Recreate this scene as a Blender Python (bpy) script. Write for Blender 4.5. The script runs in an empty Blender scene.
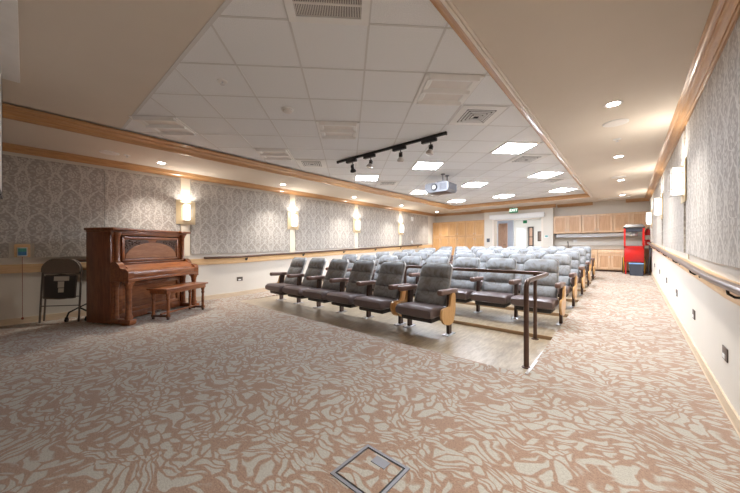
import bpy, bmesh, math, random
from mathutils import Vector, Matrix
S = bpy.context.scene
C = S.collection
PI = math.pi
random.seed(7)

# ------------------------------------------------------------------ camera
F_PX, YAW, PITCH, ROLL, EYE = 298.14, 40.845, -0.069, 0.088, 1.25
cam_d = bpy.data.cameras.new('camera'); cam = bpy.data.objects.new('camera', cam_d); C.objects.link(cam)
cam_d.sensor_fit = 'HORIZONTAL'; cam_d.sensor_width = 36.0; cam_d.lens = F_PX/740*36
cam_d.clip_start = 0.05; cam_d.clip_end = 100
cam.location = (0, 0, EYE)
cam.rotation_euler = (Matrix.Rotation(math.radians(YAW), 3, 'Z') @ Matrix.Rotation(math.radians(90+PITCH), 3, 'X') @ Matrix.Rotation(math.radians(-ROLL), 3, 'Z')).to_euler()
S.camera = cam

# ------------------------------------------------------------------ world, exposure
w = bpy.data.worlds.new('world'); S.world = w; w.use_nodes = True
w.node_tree.nodes['Background'].inputs[0].default_value = (0.85, 0.92, 1.0, 1)
w.node_tree.nodes['Background'].inputs[1].default_value = 1.0
S.view_settings.view_transform = 'Standard'; S.view_settings.look = 'None'
S.view_settings.gamma = 1; S.view_settings.use_curve_mapping = False
S.view_settings.exposure = 3.15
E_TROFFER = 9.0; E_DOWN = 5.0; P_DOWN = 31.0; E_SCONCE = 0.5; P_SCONCE = 2.4; E_LOBBY = 1.2
WARM = (1.0, 0.955, 0.89); NEUT = (0.90, 0.97, 1.08)

# room constants (metres, measured off the photograph)
XR, XL, YB, YF = 0.567, -7.45, 13.78, -3.6
ZS, ZT, ZC = 2.86, 2.975, 2.76          # soffit, tile ceiling, underside of the wall crown
TL, TR, TY, TB = -5.86, -0.907, 0.93, 12.18
Y0, SL = 3.4, 0.036                     # the floor ramps up from here
def fz(y): return SL*max(0.0, y-Y0)

# ------------------------------------------------------------------ node helpers
class NT:
    def __init__(s, name):
        s.m = bpy.data.materials.new(name); s.m.use_nodes = True
        s.t = s.m.node_tree; s.b = s.t.nodes['Principled BSDF']
    def n(s, typ, **kw):
        nd = s.t.nodes.new(typ)
        for k, v in kw.items(): setattr(nd, k, v)
        return nd
    def put(s, sock, v):
        if isinstance(v, bpy.types.NodeSocket): s.t.links.new(v, sock)
        else: sock.default_value = v
    def math(s, op, a, b=0.0, c=0.0, clamp=False):
        nd = s.n('ShaderNodeMath', operation=op); nd.use_clamp = clamp
        s.put(nd.inputs[0], a); s.put(nd.inputs[1], b)
        if op in ('MULTIPLY_ADD', 'WRAP'): s.put(nd.inputs[2], c)
        return nd.outputs[0]
    def pos(s): return s.n('ShaderNodeNewGeometry').outputs['Position']
    def obj(s): return s.n('ShaderNodeTexCoord').outputs['Object']
    def sep(s, v):
        nd = s.n('ShaderNodeSeparateXYZ'); s.put(nd.inputs[0], v); return nd.outputs
    def comb(s, x=0., y=0., z=0.):
        nd = s.n('ShaderNodeCombineXYZ')
        for i, v in enumerate((x, y, z)): s.put(nd.inputs[i], v)
        return nd.outputs[0]
    def noise(s, vec, scale=5, detail=2, rough=.5, dist=0, out='Fac'):
        nd = s.n('ShaderNodeTexNoise'); s.put(nd.inputs['Vector'], vec)
        nd.inputs['Scale'].default_value = scale; nd.inputs['Detail'].default_value = detail
        nd.inputs['Roughness'].default_value = rough; nd.inputs['Distortion'].default_value = dist
        return nd.outputs[out]
    def ss(s, v, a, b):
        nd = s.n('ShaderNodeMapRange', interpolation_type='SMOOTHSTEP'); s.put(nd.inputs[0], v)
        nd.inputs[1].default_value = a; nd.inputs[2].default_value = b
        return nd.outputs[0]
    def mix(s, f, a, b):
        nd = s.n('ShaderNodeMix', data_type='RGBA'); s.put(nd.inputs[0], f)
        for i, v in ((6, a), (7, b)):
            if isinstance(v, bpy.types.NodeSocket): s.t.links.new(v, nd.inputs[i])
            else: nd.inputs[i].default_value = (*v, 1)
        return nd.outputs[2]
    def vscale(s, v, sc):
        nd = s.n('ShaderNodeVectorMath', operation='MULTIPLY'); s.put(nd.inputs[0], v); nd.inputs[1].default_value = sc
        return nd.outputs[0]
    def vadd(s, a, b):
        nd = s.n('ShaderNodeVectorMath', operation='ADD'); s.put(nd.inputs[0], a); s.put(nd.inputs[1], b); return nd.outputs[0]
    def bump(s, h, strength=.3, dist=.01):
        nd = s.n('ShaderNodeBump'); nd.inputs['Strength'].default_value = strength; nd.inputs['Distance'].default_value = dist
        s.put(nd.inputs['Height'], h); s.t.links.new(nd.outputs[0], s.b.inputs['Normal'])
    def col(s, c):
        if isinstance(c, bpy.types.NodeSocket): s.t.links.new(c, s.b.inputs['Base Color'])
        else: s.b.inputs['Base Color'].default_value = (*c, 1)
    def set(s, **kw):
        for k, v in kw.items(): s.put(s.b.inputs[k.replace('_', ' ')], v)

def srgb(r, g, b):
    f = lambda c: (c/255/12.92) if c <= 10 else ((c/255+.055)/1.055)**2.4
    return (f(r), f(g), f(b))

def plain(name, c, rough=.6, metal=0., var=.06, scale=8, bump=0, **kw):
    t = NT(name)
    nz = t.noise(t.obj(), scale, 3)
    k = tuple(x*(1-var) for x in c); l = tuple(min(1, x*(1+var)) for x in c)
    t.col(t.mix(nz, k, l)); t.set(Roughness=rough, Metallic=metal, **kw)
    if bump: t.bump(t.noise(t.obj(), 220, 2), bump, .003)
    return t.m

def wood(name, a, b, rough=.4, scale=(3, 3, .35), coat=0., sc=14):
    t = NT(name)
    v = t.vscale(t.obj(), scale)
    n1 = t.noise(v, sc, 4, .6, .6); n2 = t.noise(v, sc*5, 2, .5, .2)
    f = t.math('ADD', t.math('MULTIPLY', n1, .75), t.math('MULTIPLY', n2, .25))
    t.col(t.mix(t.ss(f, .3, .7), a, b)); t.set(Roughness=rough)
    t.b.inputs['Coat Weight'].default_value = coat; t.b.inputs['Coat Roughness'].default_value = .15
    t.bump(n2, .06, .002)
    return t.m

def emit(name, c, strength):
    t = NT(name); t.col((.9, .9, .9)); t.b.inputs['Emission Color'].default_value = (*c, 1)
    t.b.inputs['Emission Strength'].default_value = strength; return t.m

def mat_carpet():
    t = NT('patterned carpet')
    p = t.pos(); x, y, z = t.sep(p)
    p2 = t.comb(x, y, 0.)
    wv = t.noise(p2, 1.7, 1.0, .5, 0, 'Color')
    off = t.n('ShaderNodeVectorMath', operation='MULTIPLY_ADD'); t.put(off.inputs[0], wv); off.inputs[1].default_value = (.62, .62, 0); t.put(off.inputs[2], p2)
    wv2 = t.noise(p2, 6.5, 1.0, .5, 0, 'Color')
    off2 = t.n('ShaderNodeVectorMath', operation='MULTIPLY_ADD'); t.put(off2.inputs[0], wv2); off2.inputs[1].default_value = (.17, .17, 0); t.put(off2.inputs[2], off.outputs[0])
    mp = t.n('ShaderNodeMapping'); t.put(mp.inputs[0], off2.outputs[0]); mp.inputs['Rotation'].default_value = (0, 0, .9); mp.inputs['Scale'].default_value = (8.6, 16., 1)
    vo = t.n('ShaderNodeTexVoronoi', feature='DISTANCE_TO_EDGE'); t.put(vo.inputs['Vector'], mp.outputs[0]); vo.inputs['Scale'].default_value = 1.0
    mp2 = t.n('ShaderNodeMapping'); t.put(mp2.inputs[0], off2.outputs[0]); mp2.inputs['Rotation'].default_value = (0, 0, -.6); mp2.inputs['Scale'].default_value = (8.8, 17.5, 1); mp2.inputs['Location'].default_value = (3.3, 1.7, 0)
    vo2 = t.n('ShaderNodeTexVoronoi', feature='DISTANCE_TO_EDGE'); t.put(vo2.inputs['Vector'], mp2.outputs[0]); vo2.inputs['Scale'].default_value = 1.0
    sel = t.ss(t.noise(p2, 2.3, 1), .47, .53)
    edge = t.n('ShaderNodeMix', data_type='FLOAT'); t.put(edge.inputs[0], sel); t.put(edge.inputs[2], vo.outputs[0]); t.put(edge.inputs[3], vo2.outputs[0])
    thr = t.math('MULTIPLY_ADD', t.noise(p2, 9, 1), -.21, .0)
    leaf = t.ss(t.math('ADD', edge.outputs[0], thr), -.03, .06)
    # ribs of the weave
    rib = t.math('SINE', t.math('MULTIPLY', t.math('ADD', x, t.math('MULTIPLY', y, .6)), 330.))
    fine = t.math('ADD', t.math('MULTIPLY', t.noise(p2, 160, 2, .7), .5), t.math('MULTIPLY', t.noise(t.vscale(p2, (1, 2.2, 1)), 55, 2, .7), .5))
    leafc = t.mix(t.ss(fine, .3, .7), srgb(156, 151, 140), srgb(190, 185, 174))
    base = t.mix(t.ss(fine, .3, .7), srgb(130, 103, 84), srgb(172, 142, 121))
    t.col(t.mix(leaf, base, leafc)); t.set(Roughness=.95)
    t.b.inputs['Sheen Weight'].default_value = .25
    h = t.math('ADD', t.math('MULTIPLY', leaf, -.4), t.math('ADD', t.math('MULTIPLY', rib, .12), fine))
    t.bump(h, .35, .004)
    return t.m

def mat_tierfloor():
    t = NT('worn seating floor')
    x, y, z = t.sep(t.pos()); p2 = t.comb(x, y, 0.)
    st = t.noise(t.vscale(p2, (9, 1.6, 1)), 3, 4, .65)
    n2 = t.noise(p2, 2.2, 3)
    c = t.mix(t.ss(st, .3, .75), srgb(146, 128, 102), srgb(184, 168, 142))
    c = t.mix(t.ss(n2, .52, .8), c, srgb(156, 134, 106))
    t.col(c); t.set(Roughness=.34); t.b.inputs['Coat Weight'].default_value = .5; t.b.inputs['Coat Roughness'].default_value = .34; t.b.inputs['IOR'].default_value = 1.6; t.bump(t.noise(p2, 60, 3), .06, .002)
    return t.m

def mat_damask():
    t = NT('damask fabric')
    x, y, z = t.sep(t.vadd(t.pos(), t.vscale(t.noise(t.pos(), 9, 2, .5, 0, 'Color'), (.0, .05, .05))))
    PU, PV = .37, .47
    def cell(oy, oz):
        a = t.math('SUBTRACT', t.math('FRACT', t.math('MULTIPLY_ADD', y, 1/PU, oy)), .5)
        b = t.math('SUBTRACT', t.math('FRACT', t.math('MULTIPLY_ADD', z, 1/PV, oz)), .5)
        r = t.math('SQRT', t.math('ADD', t.math('MULTIPLY', a, a), t.math('MULTIPLY', b, b)))
        th = t.math('ARCTAN2', a, b)
        return a, b, r, th
    def motif(c, k, fr, am, rmax):
        a, b, r, th = c
        w = t.math('MULTIPLY', t.math('COSINE', t.math('MULTIPLY', th, k)), am)
        v = t.math('SINE', t.math('ADD', t.math('MULTIPLY', r, fr), w))
        inside = t.math('SUBTRACT', 1.0, t.ss(t.math('MULTIPLY_ADD', t.math('COSINE', t.math('MULTIPLY', th, k)), .035, r), rmax-.02, rmax+.02))
        return t.math('MULTIPLY', t.ss(v, -.15, .45), inside)
    c1, c2 = cell(0, 0), cell(.5, .5)
    def onion(c, W0, band):
        a, b = t.math('ABSOLUTE', c[0]), c[1]
        tt = t.math('MULTIPLY_ADD', b, -1.25, .5, ); tt = t.math('MINIMUM', t.math('MAXIMUM', tt, .001), .999)
        W = t.math('MULTIPLY', t.math('MULTIPLY', t.math('POWER', tt, .75), t.math('POWER', t.math('SUBTRACT', 1., tt), .4)), W0)
        sc = t.math('MULTIPLY', t.math('SINE', t.math('MULTIPLY', b, 58.)), .016)
        d = t.math('ABSOLUTE', t.math('ADD', t.math('SUBTRACT', a, W), sc))
        return t.math('SUBTRACT', 1., t.ss(d, band*.5, band))
    def fan(c, b0, k, r0, r1):
        a, b = c[0], t.math('ADD', c[1], b0)
        r = t.math('SQRT', t.math('ADD', t.math('MULTIPLY', a, a), t.math('MULTIPLY', b, b))); th = t.math('ARCTAN2', a, b)
        pet = t.math('ABSOLUTE', t.math('COSINE', t.math('MULTIPLY', th, k)))
        lim = t.math('MULTIPLY_ADD', pet, r1-r0, r0)
        out = t.math('SUBTRACT', 1., t.ss(t.math('SUBTRACT', r, lim), -.02, .02))
        vein = t.ss(t.math('SINE', t.math('MULTIPLY_ADD', r, 62., t.math('MULTIPLY', pet, 2.2))), -.5, .3)
        return t.math('MULTIPLY', out, vein)
    m1 = t.math('MAXIMUM', onion(c1, .86, .06), fan(c1, .10, 3.5, .09, .24))
    m2 = t.math('MAXIMUM', onion(c2, .42, .035), fan(c2, -.02, 2.5, .05, .20))
    m3 = fan(c2, .34, 3., .03, .12)
    fill = t.ss(t.math('MULTIPLY', t.math('SINE', t.math('MULTIPLY_ADD', c1[0], 25.1, t.math('MULTIPLY', t.math('SINE', t.math('MULTIPLY', c1[1], 25.1)), 1.1))), t.math('SINE', t.math('MULTIPLY', c1[1], 31.4))), .15, .5)
    m = t.math('MAXIMUM', t.math('MAXIMUM', t.math('MAXIMUM', m1, m2), m3), t.math('MULTIPLY', fill, .55))
    nz = t.noise(t.pos(), 26, 2, .6)
    m = t.math('MULTIPLY', m, t.ss(nz, .22, .5), clamp=True)
    t.col(t.mix(m, srgb(160, 152, 144), srgb(196, 190, 182)))
    t.set(Roughness=t.math('MULTIPLY_ADD', m, -.2, .75)); t.b.inputs['Sheen Weight'].default_value = .2
    t.bump(t.noise(t.pos(), 300, 2), .1, .002)
    return t.m

def mat_tile():
    t = NT('mineral ceiling tile'); p = t.pos()
    big = t.noise(p, 1.1, 2); f = t.noise(p, 120, 3, .7)
    c = t.mix(t.ss(f, .35, .7), srgb(228, 231, 234), srgb(244, 246, 248))
    t.col(t.mix(t.ss(big, .3, .8), c, srgb(234, 236, 238))); t.set(Roughness=.9); t.bump(f, .25, .003)
    return t.m

def mat_plaster(name, a, b, sc=2.0):
    t = NT(name); p = t.pos()
    t.col(t.mix(t.noise(p, sc, 4), a, b)); t.set(Roughness=.85); t.bump(t.noise(p, 180, 3), .12, .003)
    return t.m

def mat_seatfabric():
    t = NT('seat fabric'); p = t.obj()
    wv = t.vadd(p, t.noise(p, 3, 1, .5, 0, 'Color'))
    n1 = t.noise(wv, 6, 3, .6)
    c = t.mix(t.ss(n1, .42, .72), srgb(148, 151, 154), srgb(122, 116, 112))
    t.col(c); t.set(Roughness=.85)
    t.b.inputs['Sheen Weight'].default_value = .6; t.b.inputs['Sheen Roughness'].default_value = .4
    t.b.inputs['Sheen Tint'].default_value = (.85, .95, 1, 1)
    t.bump(t.noise(p, 160, 2), .15, .002)
    return t.m

def mat_glass(name, c=(1, 1, 1), rough=.05):
    t = NT(name); t.col(c); t.set(Roughness=rough); t.b.inputs['Transmission Weight'].default_value = 1; t.b.inputs['IOR'].default_value = 1.3
    return t.m

M = dict(
    carpet=mat_carpet(), tier=mat_tierfloor(), damask=mat_damask(), tile=mat_tile(),
    beige=mat_plaster('beige ceiling paint', srgb(215, 204, 190), srgb(222, 212, 199)),
    wall=mat_plaster('cream wall paint', srgb(219, 212, 201), srgb(226, 220, 210)),
    wall2=mat_plaster('pale lobby paint', srgb(225, 222, 216), srgb(235, 232, 228)),
    crown=wood('crown moulding wood', srgb(188, 140, 92), srgb(208, 164, 116), .28, (3, .3, 3), .6),
    lip=plain('cream painted lip', srgb(236, 226, 214), .3),
    rail_wood=wood('chair rail maple', srgb(206, 168, 122), srgb(224, 190, 146), .4, (3, .3, 3), .2),
    base=wood('baseboard maple', srgb(208, 188, 160), srgb(222, 204, 180), .45, (3, .3, 3)),
    maple=wood('maple cabinet', srgb(206, 170, 134), srgb(222, 190, 156), .4, (3, 3, .35), .2, 9),
    honey=wood('honey maple cabinet', srgb(204, 160, 112), srgb(222, 182, 136), .4, (3, 3, .35), .2, 9),
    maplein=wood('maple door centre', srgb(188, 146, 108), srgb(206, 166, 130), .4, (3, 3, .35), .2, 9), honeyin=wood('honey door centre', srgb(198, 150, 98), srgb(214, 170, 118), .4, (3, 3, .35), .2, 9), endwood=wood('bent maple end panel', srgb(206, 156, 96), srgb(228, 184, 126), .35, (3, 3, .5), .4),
    piano=wood('reddish piano wood', srgb(118, 64, 34), srgb(166, 102, 60), .3, (.5, 3, 3), .5, 7),
    pianoside=wood('piano side veneer', srgb(108, 60, 34), srgb(146, 86, 52), .3, (3, 3, .4), .5, 7),
    pianodark=plain('dark carved wood', srgb(96, 70, 56), .45, 0, .4, 30),
    black=plain('black metal', (.02, .02, .022), .4, .3), bronze=plain('bronze tube', srgb(92, 70, 60), .35, .45),
    railcap=plain('brown grey handrail', srgb(120, 104, 98), .35, .2),
    fabric=mat_seatfabric(), vinyl=plain('dark brown vinyl', srgb(108, 94, 93), .36, 0, .06, 14),
    pan=plain('black seat pan', (.03, .027, .028), .5), shell=plain('grey seat shell', srgb(176, 174, 172), .45),
    arm=plain('brown armrest', srgb(122, 96, 86), .36, 0, .15, 20), post=plain('dark bronze post', srgb(84, 66, 60), .4, .3),
    chrome=plain('brushed steel', (.62, .62, .64), .3, .9), alu=plain('aluminium strip', (.75, .75, .76), .4, .7),
    steel=plain('dull steel', srgb(136, 136, 142), .5, .25), tbar=plain('painted grid bar', srgb(214, 214, 214), .5), white=plain('white enamel', (.84, .84, .83), .45),
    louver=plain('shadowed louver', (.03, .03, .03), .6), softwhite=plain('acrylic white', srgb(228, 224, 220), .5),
    trof=emit('lit troffer lens', NEUT, E_TROFFER), down=emit('lit downlight lens', WARM, E_DOWN),
    scg=emit('glowing sconce glass', (1., .9, .74), E_SCONCE),
    plate=plain('satin brass plate', srgb(226, 206, 168), .35, .25), strip=plain('cream channel', srgb(240, 228, 206), .5),
    red=plain('red enamel', srgb(206, 30, 22), .35), redd=plain('extinguisher red', srgb(190, 24, 24), .3),
    glass=mat_glass('clear glass'), bin=plain('slate plastic', srgb(72, 78, 90), .5), blue=plain('blue liner', srgb(120, 170, 215), .5),
    yellow=plain('yellow paint', srgb(222, 178, 40), .5), counter=plain('speckled countertop', srgb(186, 172, 156), .4, 0, .2, 60),
    green=plain('exit green', srgb(36, 128, 84), .5), exitw=emit('exit letters', (.9, 1, .92), .22),
    cyl=plain('silver grey case', srgb(132, 132, 136), .4, .1), greyp=plain('grey plastic', srgb(92, 94, 102), .5),
    padgrey=plain('grey brown chair fabric', srgb(124, 112, 102), .9, 0, .2, 60), taupe=plain('taupe metal frame', srgb(104, 92, 84), .45, .3),
    slate=plain('dark seat board', srgb(62, 56, 54), .5), paper=plain('paper label', srgb(214, 206, 196), .8),
    teal=plain('blue green face', srgb(70, 160, 150), .4), lblue=plain('blue face', srgb(60, 130, 190), .4), cord=plain('red brown cord', srgb(150, 70, 50), .6),
    doorwood=wood('pinkish door wood', srgb(186, 146, 124), srgb(208, 172, 148), .45), bluegrey=plain('blue grey wall', srgb(186, 192, 208), .8),
    daylight=emit('daylit door glass', (.86, .93, 1), .12), lobbylamp=emit('lobby lamp', (1, .98, .95), E_LOBBY),
    artbrown=plain('brown framed picture', srgb(140, 118, 106), .6, 0, .4, 9), screen=plain('screen fabric', srgb(225, 225, 225), .8),
    stepl=plain('dark step light plate', srgb(96, 86, 80), .4, .3), nosing=plain('wood nosing', srgb(170, 140, 106), .45),
    archwood=wood('figured arch veneer', srgb(160, 104, 68), srgb(186, 130, 90), .3, (.5, 3, 3), .5, 5), bulb=plain('clear lamp glass', srgb(205, 200, 196), .15), carve=None)

# ------------------------------------------------------------------ mesh helpers
def bx(bm, x0, x1, y0, y1, z0, z1, bev=0., seg=2):
    r = bmesh.ops.create_cube(bm, size=1); vs = r['verts']
    for v in vs:
        v.co = ((x0+x1)/2+v.co.x*(x1-x0), (y0+y1)/2+v.co.y*(y1-y0), (z0+z1)/2+v.co.z*(z1-z0))
    if bev:
        es = list({e for v in vs for e in v.link_edges})
        r2 = bmesh.ops.bevel(bm, geom=es, offset=bev, segments=seg, profile=.5, affect='EDGES')
        return r2['verts']
    return vs
def tube(bm, pts, r, n=10, caps=True):
    pts = [Vector(p) for p in pts]; rings = []
    rr = r if isinstance(r, (list, tuple)) else [r]*len(pts)
    up = None
    for i, p in enumerate(pts):
        a = pts[max(0, i-1)]; b = pts[min(len(pts)-1, i+1)]; d = (b-a).normalized()
        if up is None:
            up = Vector((0, 0, 1)) if abs(d.z) < .9 else Vector((1, 0, 0))
        s = d.cross(up).normalized(); up = s.cross(d).normalized()
        rings.append([bm.verts.new(p+(s*math.cos(2*PI*k/n)+up*math.sin(2*PI*k/n))*rr[i]) for k in range(n)])
    for a, b in zip(rings, rings[1:]):
        for k in range(n): bm.faces.new((a[k], a[(k+1) % n], b[(k+1) % n], b[k]))
    if caps: bm.faces.new(rings[0][::-1]); bm.faces.new(rings[-1])
def lathe(bm, prof, c=(0, 0, 0), n=20, axis='z'):
    rings = []
    for r, h in prof:
        ring = []
        for k in range(n):
            a = 2*PI*k/n; p = (r*math.cos(a), r*math.sin(a), h)
            if axis == 'y': p = (p[0], p[2], p[1])
            if axis == 'x': p = (p[2], p[0], p[1])
            ring.append(bm.verts.new((c[0]+p[0], c[1]+p[1], c[2]+p[2])))
        rings.append(ring)
    for a, b in zip(rings, rings[1:]):
        for k in range(n): bm.faces.new((a[k], a[(k+1) % n], b[(k+1) % n], b[k]))
    bm.faces.new(rings[0][::-1]); bm.faces.new(rings[-1])
def prism(bm, poly, a0, a1, axis='x'):
    """extrude a 2-D polygon; axis x: poly=(y,z), y: poly=(x,z), z: poly=(x,y)"""
    f = {'x': lambda p, a: (a, p[0], p[1]), 'y': lambda p, a: (p[0], a, p[1]), 'z': lambda p, a: (p[0], p[1], a)}[axis]
    A = [bm.verts.new(f(p, a0)) for p in poly]; B = [bm.verts.new(f(p, a1)) for p in poly]; n = len(poly)
    bm.faces.new(A); bm.faces.new(B[::-1])
    for k in range(n): bm.faces.new((A[k], B[k], B[(k+1) % n], A[(k+1) % n]))
def loft(bm, rings):
    R = [[bm.verts.new(p) for p in r] for r in rings]; n = len(R[0])
    for a, b in zip(R, R[1:]):
        for k in range(n): bm.faces.new((a[k], a[(k+1) % n], b[(k+1) % n], b[k]))
    bm.faces.new(R[0][::-1]); bm.faces.new(R[-1])
def mesh(name, fn, mat, smooth=None):
    bm = bmesh.new(); fn(bm)
    bmesh.ops.recalc_face_normals(bm, faces=bm.faces)
    me = bpy.data.meshes.new(name); bm.to_mesh(me); bm.free()
    me.materials.append(mat)
    if smooth:
        for p in me.polygons: p.use_smooth = True
        try: me.set_sharp_from_angle(angle=math.radians(smooth))
        except Exception: pass
    return me
def ob(name, me, parent=None, loc=None, rot=None):
    o = bpy.data.objects.new(name, me); C.objects.link(o)
    if parent: o.parent = parent
    if loc: o.location = loc
    if rot: o.rotation_euler = rot
    return o
def part(name, fn, mat, parent=None, smooth=35, label=None, loc=None, rot=None):
    o = ob(name, mesh(name, fn, mat, smooth), parent, loc, rot)
    if label: o['label'] = label
    return o
def thing(name, label, cat, loc=(0, 0, 0), rz=0, group=None):
    o = bpy.data.objects.new(name, None); C.objects.link(o); o.empty_display_size = .1
    o.location = loc; o.rotation_euler = (0, 0, rz); tag(o, label, cat, group); return o
def tag(o, label, cat, group=None):
    o['label'] = label; o['category'] = cat
    if group: o['group'] = group
    return o
def struct(name, fn, mat, smooth=None, parent=None):
    o = ob(name, mesh(name, fn, mat, smooth), parent)
    if not parent: o['kind'] = 'structure'
    return o
def dup(root, loc, rz=None, label=None, group=None):
    r = root.copy(); C.objects.link(r); r.location = loc
    if rz is not None: r.rotation_euler = (0, 0, rz)
    if label: r['label'] = label
    if group: r['group'] = group
    for ch in root.children:
        c = ch.copy(); C.objects.link(c); c.parent = r
        for g in ch.children:
            d = g.copy(); C.objects.link(d); d.parent = c
    return r

# ------------------------------------------------------------------ room shell
SX0, SX1 = -6.72, -0.75            # seating block
TIER = [3.187, 4.55, 5.97, 7.37, 8.77, 10.17, 11.65]
TZ = [0.0]+[fz(y) + .002 for y in TIER[1:-1]]
def floor_fn(bm):
    def slab(x0, x1, ys):
        for a, b in zip(ys, ys[1:]):
            v = [bm.verts.new(p) for p in ((x0, a, fz(a)), (x1, a, fz(a)), (x1, b, fz(b)), (x0, b, fz(b)),
                                          (x0, a, -.12), (x1, a, -.12), (x1, b, -.12), (x0, b, -.12))]
            for q in ((0, 1, 2, 3), (4, 5, 6, 7), (0, 1, 5, 4), (2, 3, 7, 6), (1, 2, 6, 5), (0, 3, 7, 4)): bm.faces.new([v[i] for i in q])
    slab(XL-.1, XR+.1, [YF, TIER[0]])
    slab(XL-.1, SX0, [TIER[0], Y0, TIER[-1]])
    slab(SX1, XR+.1, [TIER[0], Y0, TIER[-1]])
    slab(XL-.1, XR+.1, [TIER[-1], YB+.1])
struct('floor', floor_fn, M['carpet'])
def tier_fn(bm):
    for i in range(6): bx(bm, SX0, SX1, TIER[i], TIER[i+1], -.12, TZ[i])
struct('floor', tier_fn, M['tier'])
def nose_fn(bm):
    for i in range(1, 6): bx(bm, SX0+.01, SX1-.003, TIER[i]-.008, TIER[i]+.006, TZ[i-1]+.001, TZ[i]+.004)
struct('trim_1', nose_fn, M['nosing'])
def edge_fn(bm):
    bx(bm, SX1-.012, SX1+.016, TIER[0], TIER[1], -.01, .008)
struct('trim_2', edge_fn, M['alu'])

T = .1
struct('wall_right', lambda b: bx(b, XR, XR+T, YF, YB+T, -.1, 3.1), M['wall'])
struct('wall_left', lambda b: bx(b, XL-T, XL, YF, YB+T, -.1, 3.1), M['wall'])
struct('wall_front', lambda b: bx(b, XL-T, XR+T, YF-T, YF, -.1, 3.1), M['wall'])
OX0, OX1, OZ = -4.50, -2.56, 2.40    # opening into the lobby
def back_fn(bm):
    bx(bm, XL-T, OX0, YB, YB+T, -.1, 3.1); bx(bm, OX1, XR+T, YB, YB+T, -.1, 3.1); bx(bm, OX0, OX1, YB, YB+T, OZ, 3.1)
struct('wall_back', back_fn, M['wall'])
def ceil_fn(bm):     # plaster: soffits round the tray, higher flat part at the front
    bx(bm, XL-T, TL, YF, YB+T, ZS, 3.15); bx(bm, TR, XR+T, YF, YB+T, ZS, 3.15)
    bx(bm, TL, TR, TB, YB+T, ZS, 3.15)
    bx(bm, TL, TR, YF, TY, ZT-.004, 3.15)
struct('ceiling', ceil_fn, M['beige'])
# tile field with real recesses for troffers: plane tiles laid cell by cell, clipped to the tray
PP, QQ, G = 0.1616, -0.1309, 0.61
R2 = math.sqrt(.5)
def cxy(i, j): p = PP+i*G; q = QQ+j*G; return ((p-q)*R2, (p+q)*R2)
LIT = {(0, 12): 'lit ceiling troffer nearest the track lights at left of the tray', (2, 10): 'lit ceiling troffer in the first lit row, middle column, ahead of the projector',
       (4, 8): 'lit ceiling troffer nearest the camera on the right of the tray', (3, 15): 'lit ceiling troffer in the middle lit row beside the left soffit',
       (5, 13): 'lit ceiling troffer in the middle lit row just behind the projector', (7, 11): 'lit ceiling troffer in the middle lit row beside the right soffit',
       (6, 18): 'lit ceiling troffer in the far left corner of the tray', (8, 16): 'lit ceiling troffer in the farthest row, middle column, before the exit sign', (10, 14): 'lit ceiling troffer in the far right corner of the tray'}
OFF = {(-1, 7): 'unlit white baffled ceiling troffer at the middle of the tray', (1, 5): 'unlit white baffled ceiling troffer beside the right crown edge',
       (-5, 7): 'unlit white baffled ceiling troffer in the near left corner of the tray', (-3, 9): 'unlit white baffled ceiling troffer beside the left crown, by the small grille'}
def tile_fn(bm):
    bx(bm, TL, TR, TY, TB, ZT, 3.15)
struct('ceiling', tile_fn, M['tile'])
def clip(p0, d, x0, x1, y0, y1):
    t0, t1 = -99., 99.
    for p, dd, a, b in ((p0[0], d[0], x0, x1), (p0[1], d[1], y0, y1)):
        u, v = (a-p)/dd, (b-p)/dd
        if u > v: u, v = v, u
        t0 = max(t0, u); t1 = min(t1, v)
    return (t0, t1) if t1 > t0+.02 else None
def grid_fn(bm):
    h, e = .009, .003
    for k in range(-30, 60):
        for (pt, d) in (((cxy(k, 0)), (-R2, R2)), ((cxy(0, k)), (R2, R2))):
            c = clip(pt, d, TL, TR, TY, TB)
            if not c: continue
            a = Vector((pt[0]+d[0]*c[0], pt[1]+d[1]*c[0])); b = Vector((pt[0]+d[0]*c[1], pt[1]+d[1]*c[1])); n = Vector((-d[1], d[0]))*h
            prism(bm, [tuple(a+n), tuple(b+n), tuple(b-n), tuple(a-n)], ZT-e, ZT+.004, 'z')
    for a in ((TL, TR, TY-.012, TY+.02), (TL, TR, TB-.02, TB)): bx(bm, *a, ZT-.008, ZT+.002)
struct('trim_3', grid_fn, M['tbar'])

# crowns
def crown_prof(w, h):   # (outward, up) from bottom at the wall/face
    return [(0, 0), (.10*w, 0), (.10*w, .08*h), (.16*w, .10*h), (.20*w, .22*h), (.20*w, .28*h), (.27*w, .28*h), (.29*w, .36*h), (.36*w, .47*h), (.46*w, .56*h), (.58*w, .63*h), (.58*w, .70*h),
            (.65*w, .70*h), (.67*w, .77*h), (.76*w, .84*h), (.84*w, .86*h), (.84*w, .92*h), (w, .92*h), (w, h), (0, h)]
def crown_x(bm, xw, sgn, y0, y1, z0, w, h):   # runs along y
    prism(bm, [(xw+sgn*a, z0+b) for a, b in crown_prof(w, h)], y0, y1, 'y')
def crown_y(bm, yw, sgn, x0, x1, z0, w, h):
    prism(bm, [(yw+sgn*a, z0+b) for a, b in crown_prof(w, h)], x0, x1, 'x')
struct('trim_4', lambda b: crown_x(b, XR, -1, YF, YB, ZC, .14, ZS-ZC), M['crown'], None)
struct('trim_5', lambda b: crown_x(b, XL, 1, YF, YB, ZC, .17, ZS-ZC), M['crown'], None)
struct('trim_6', lambda b: crown_x(b, TL, 1, YF, TB, ZS-.012, .26, ZT-ZS-.012), M['crown'], None)
struct('trim_7', lambda b: crown_x(b, TR, -1, YF, TB, ZS-.012, .135, ZT-ZS+.006), M['crown'], None)
struct('trim_8', lambda b: crown_y(b, TB, -1, TL, TR, ZS-.012, .15, ZT-ZS+.006), M['crown'], None)
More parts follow.
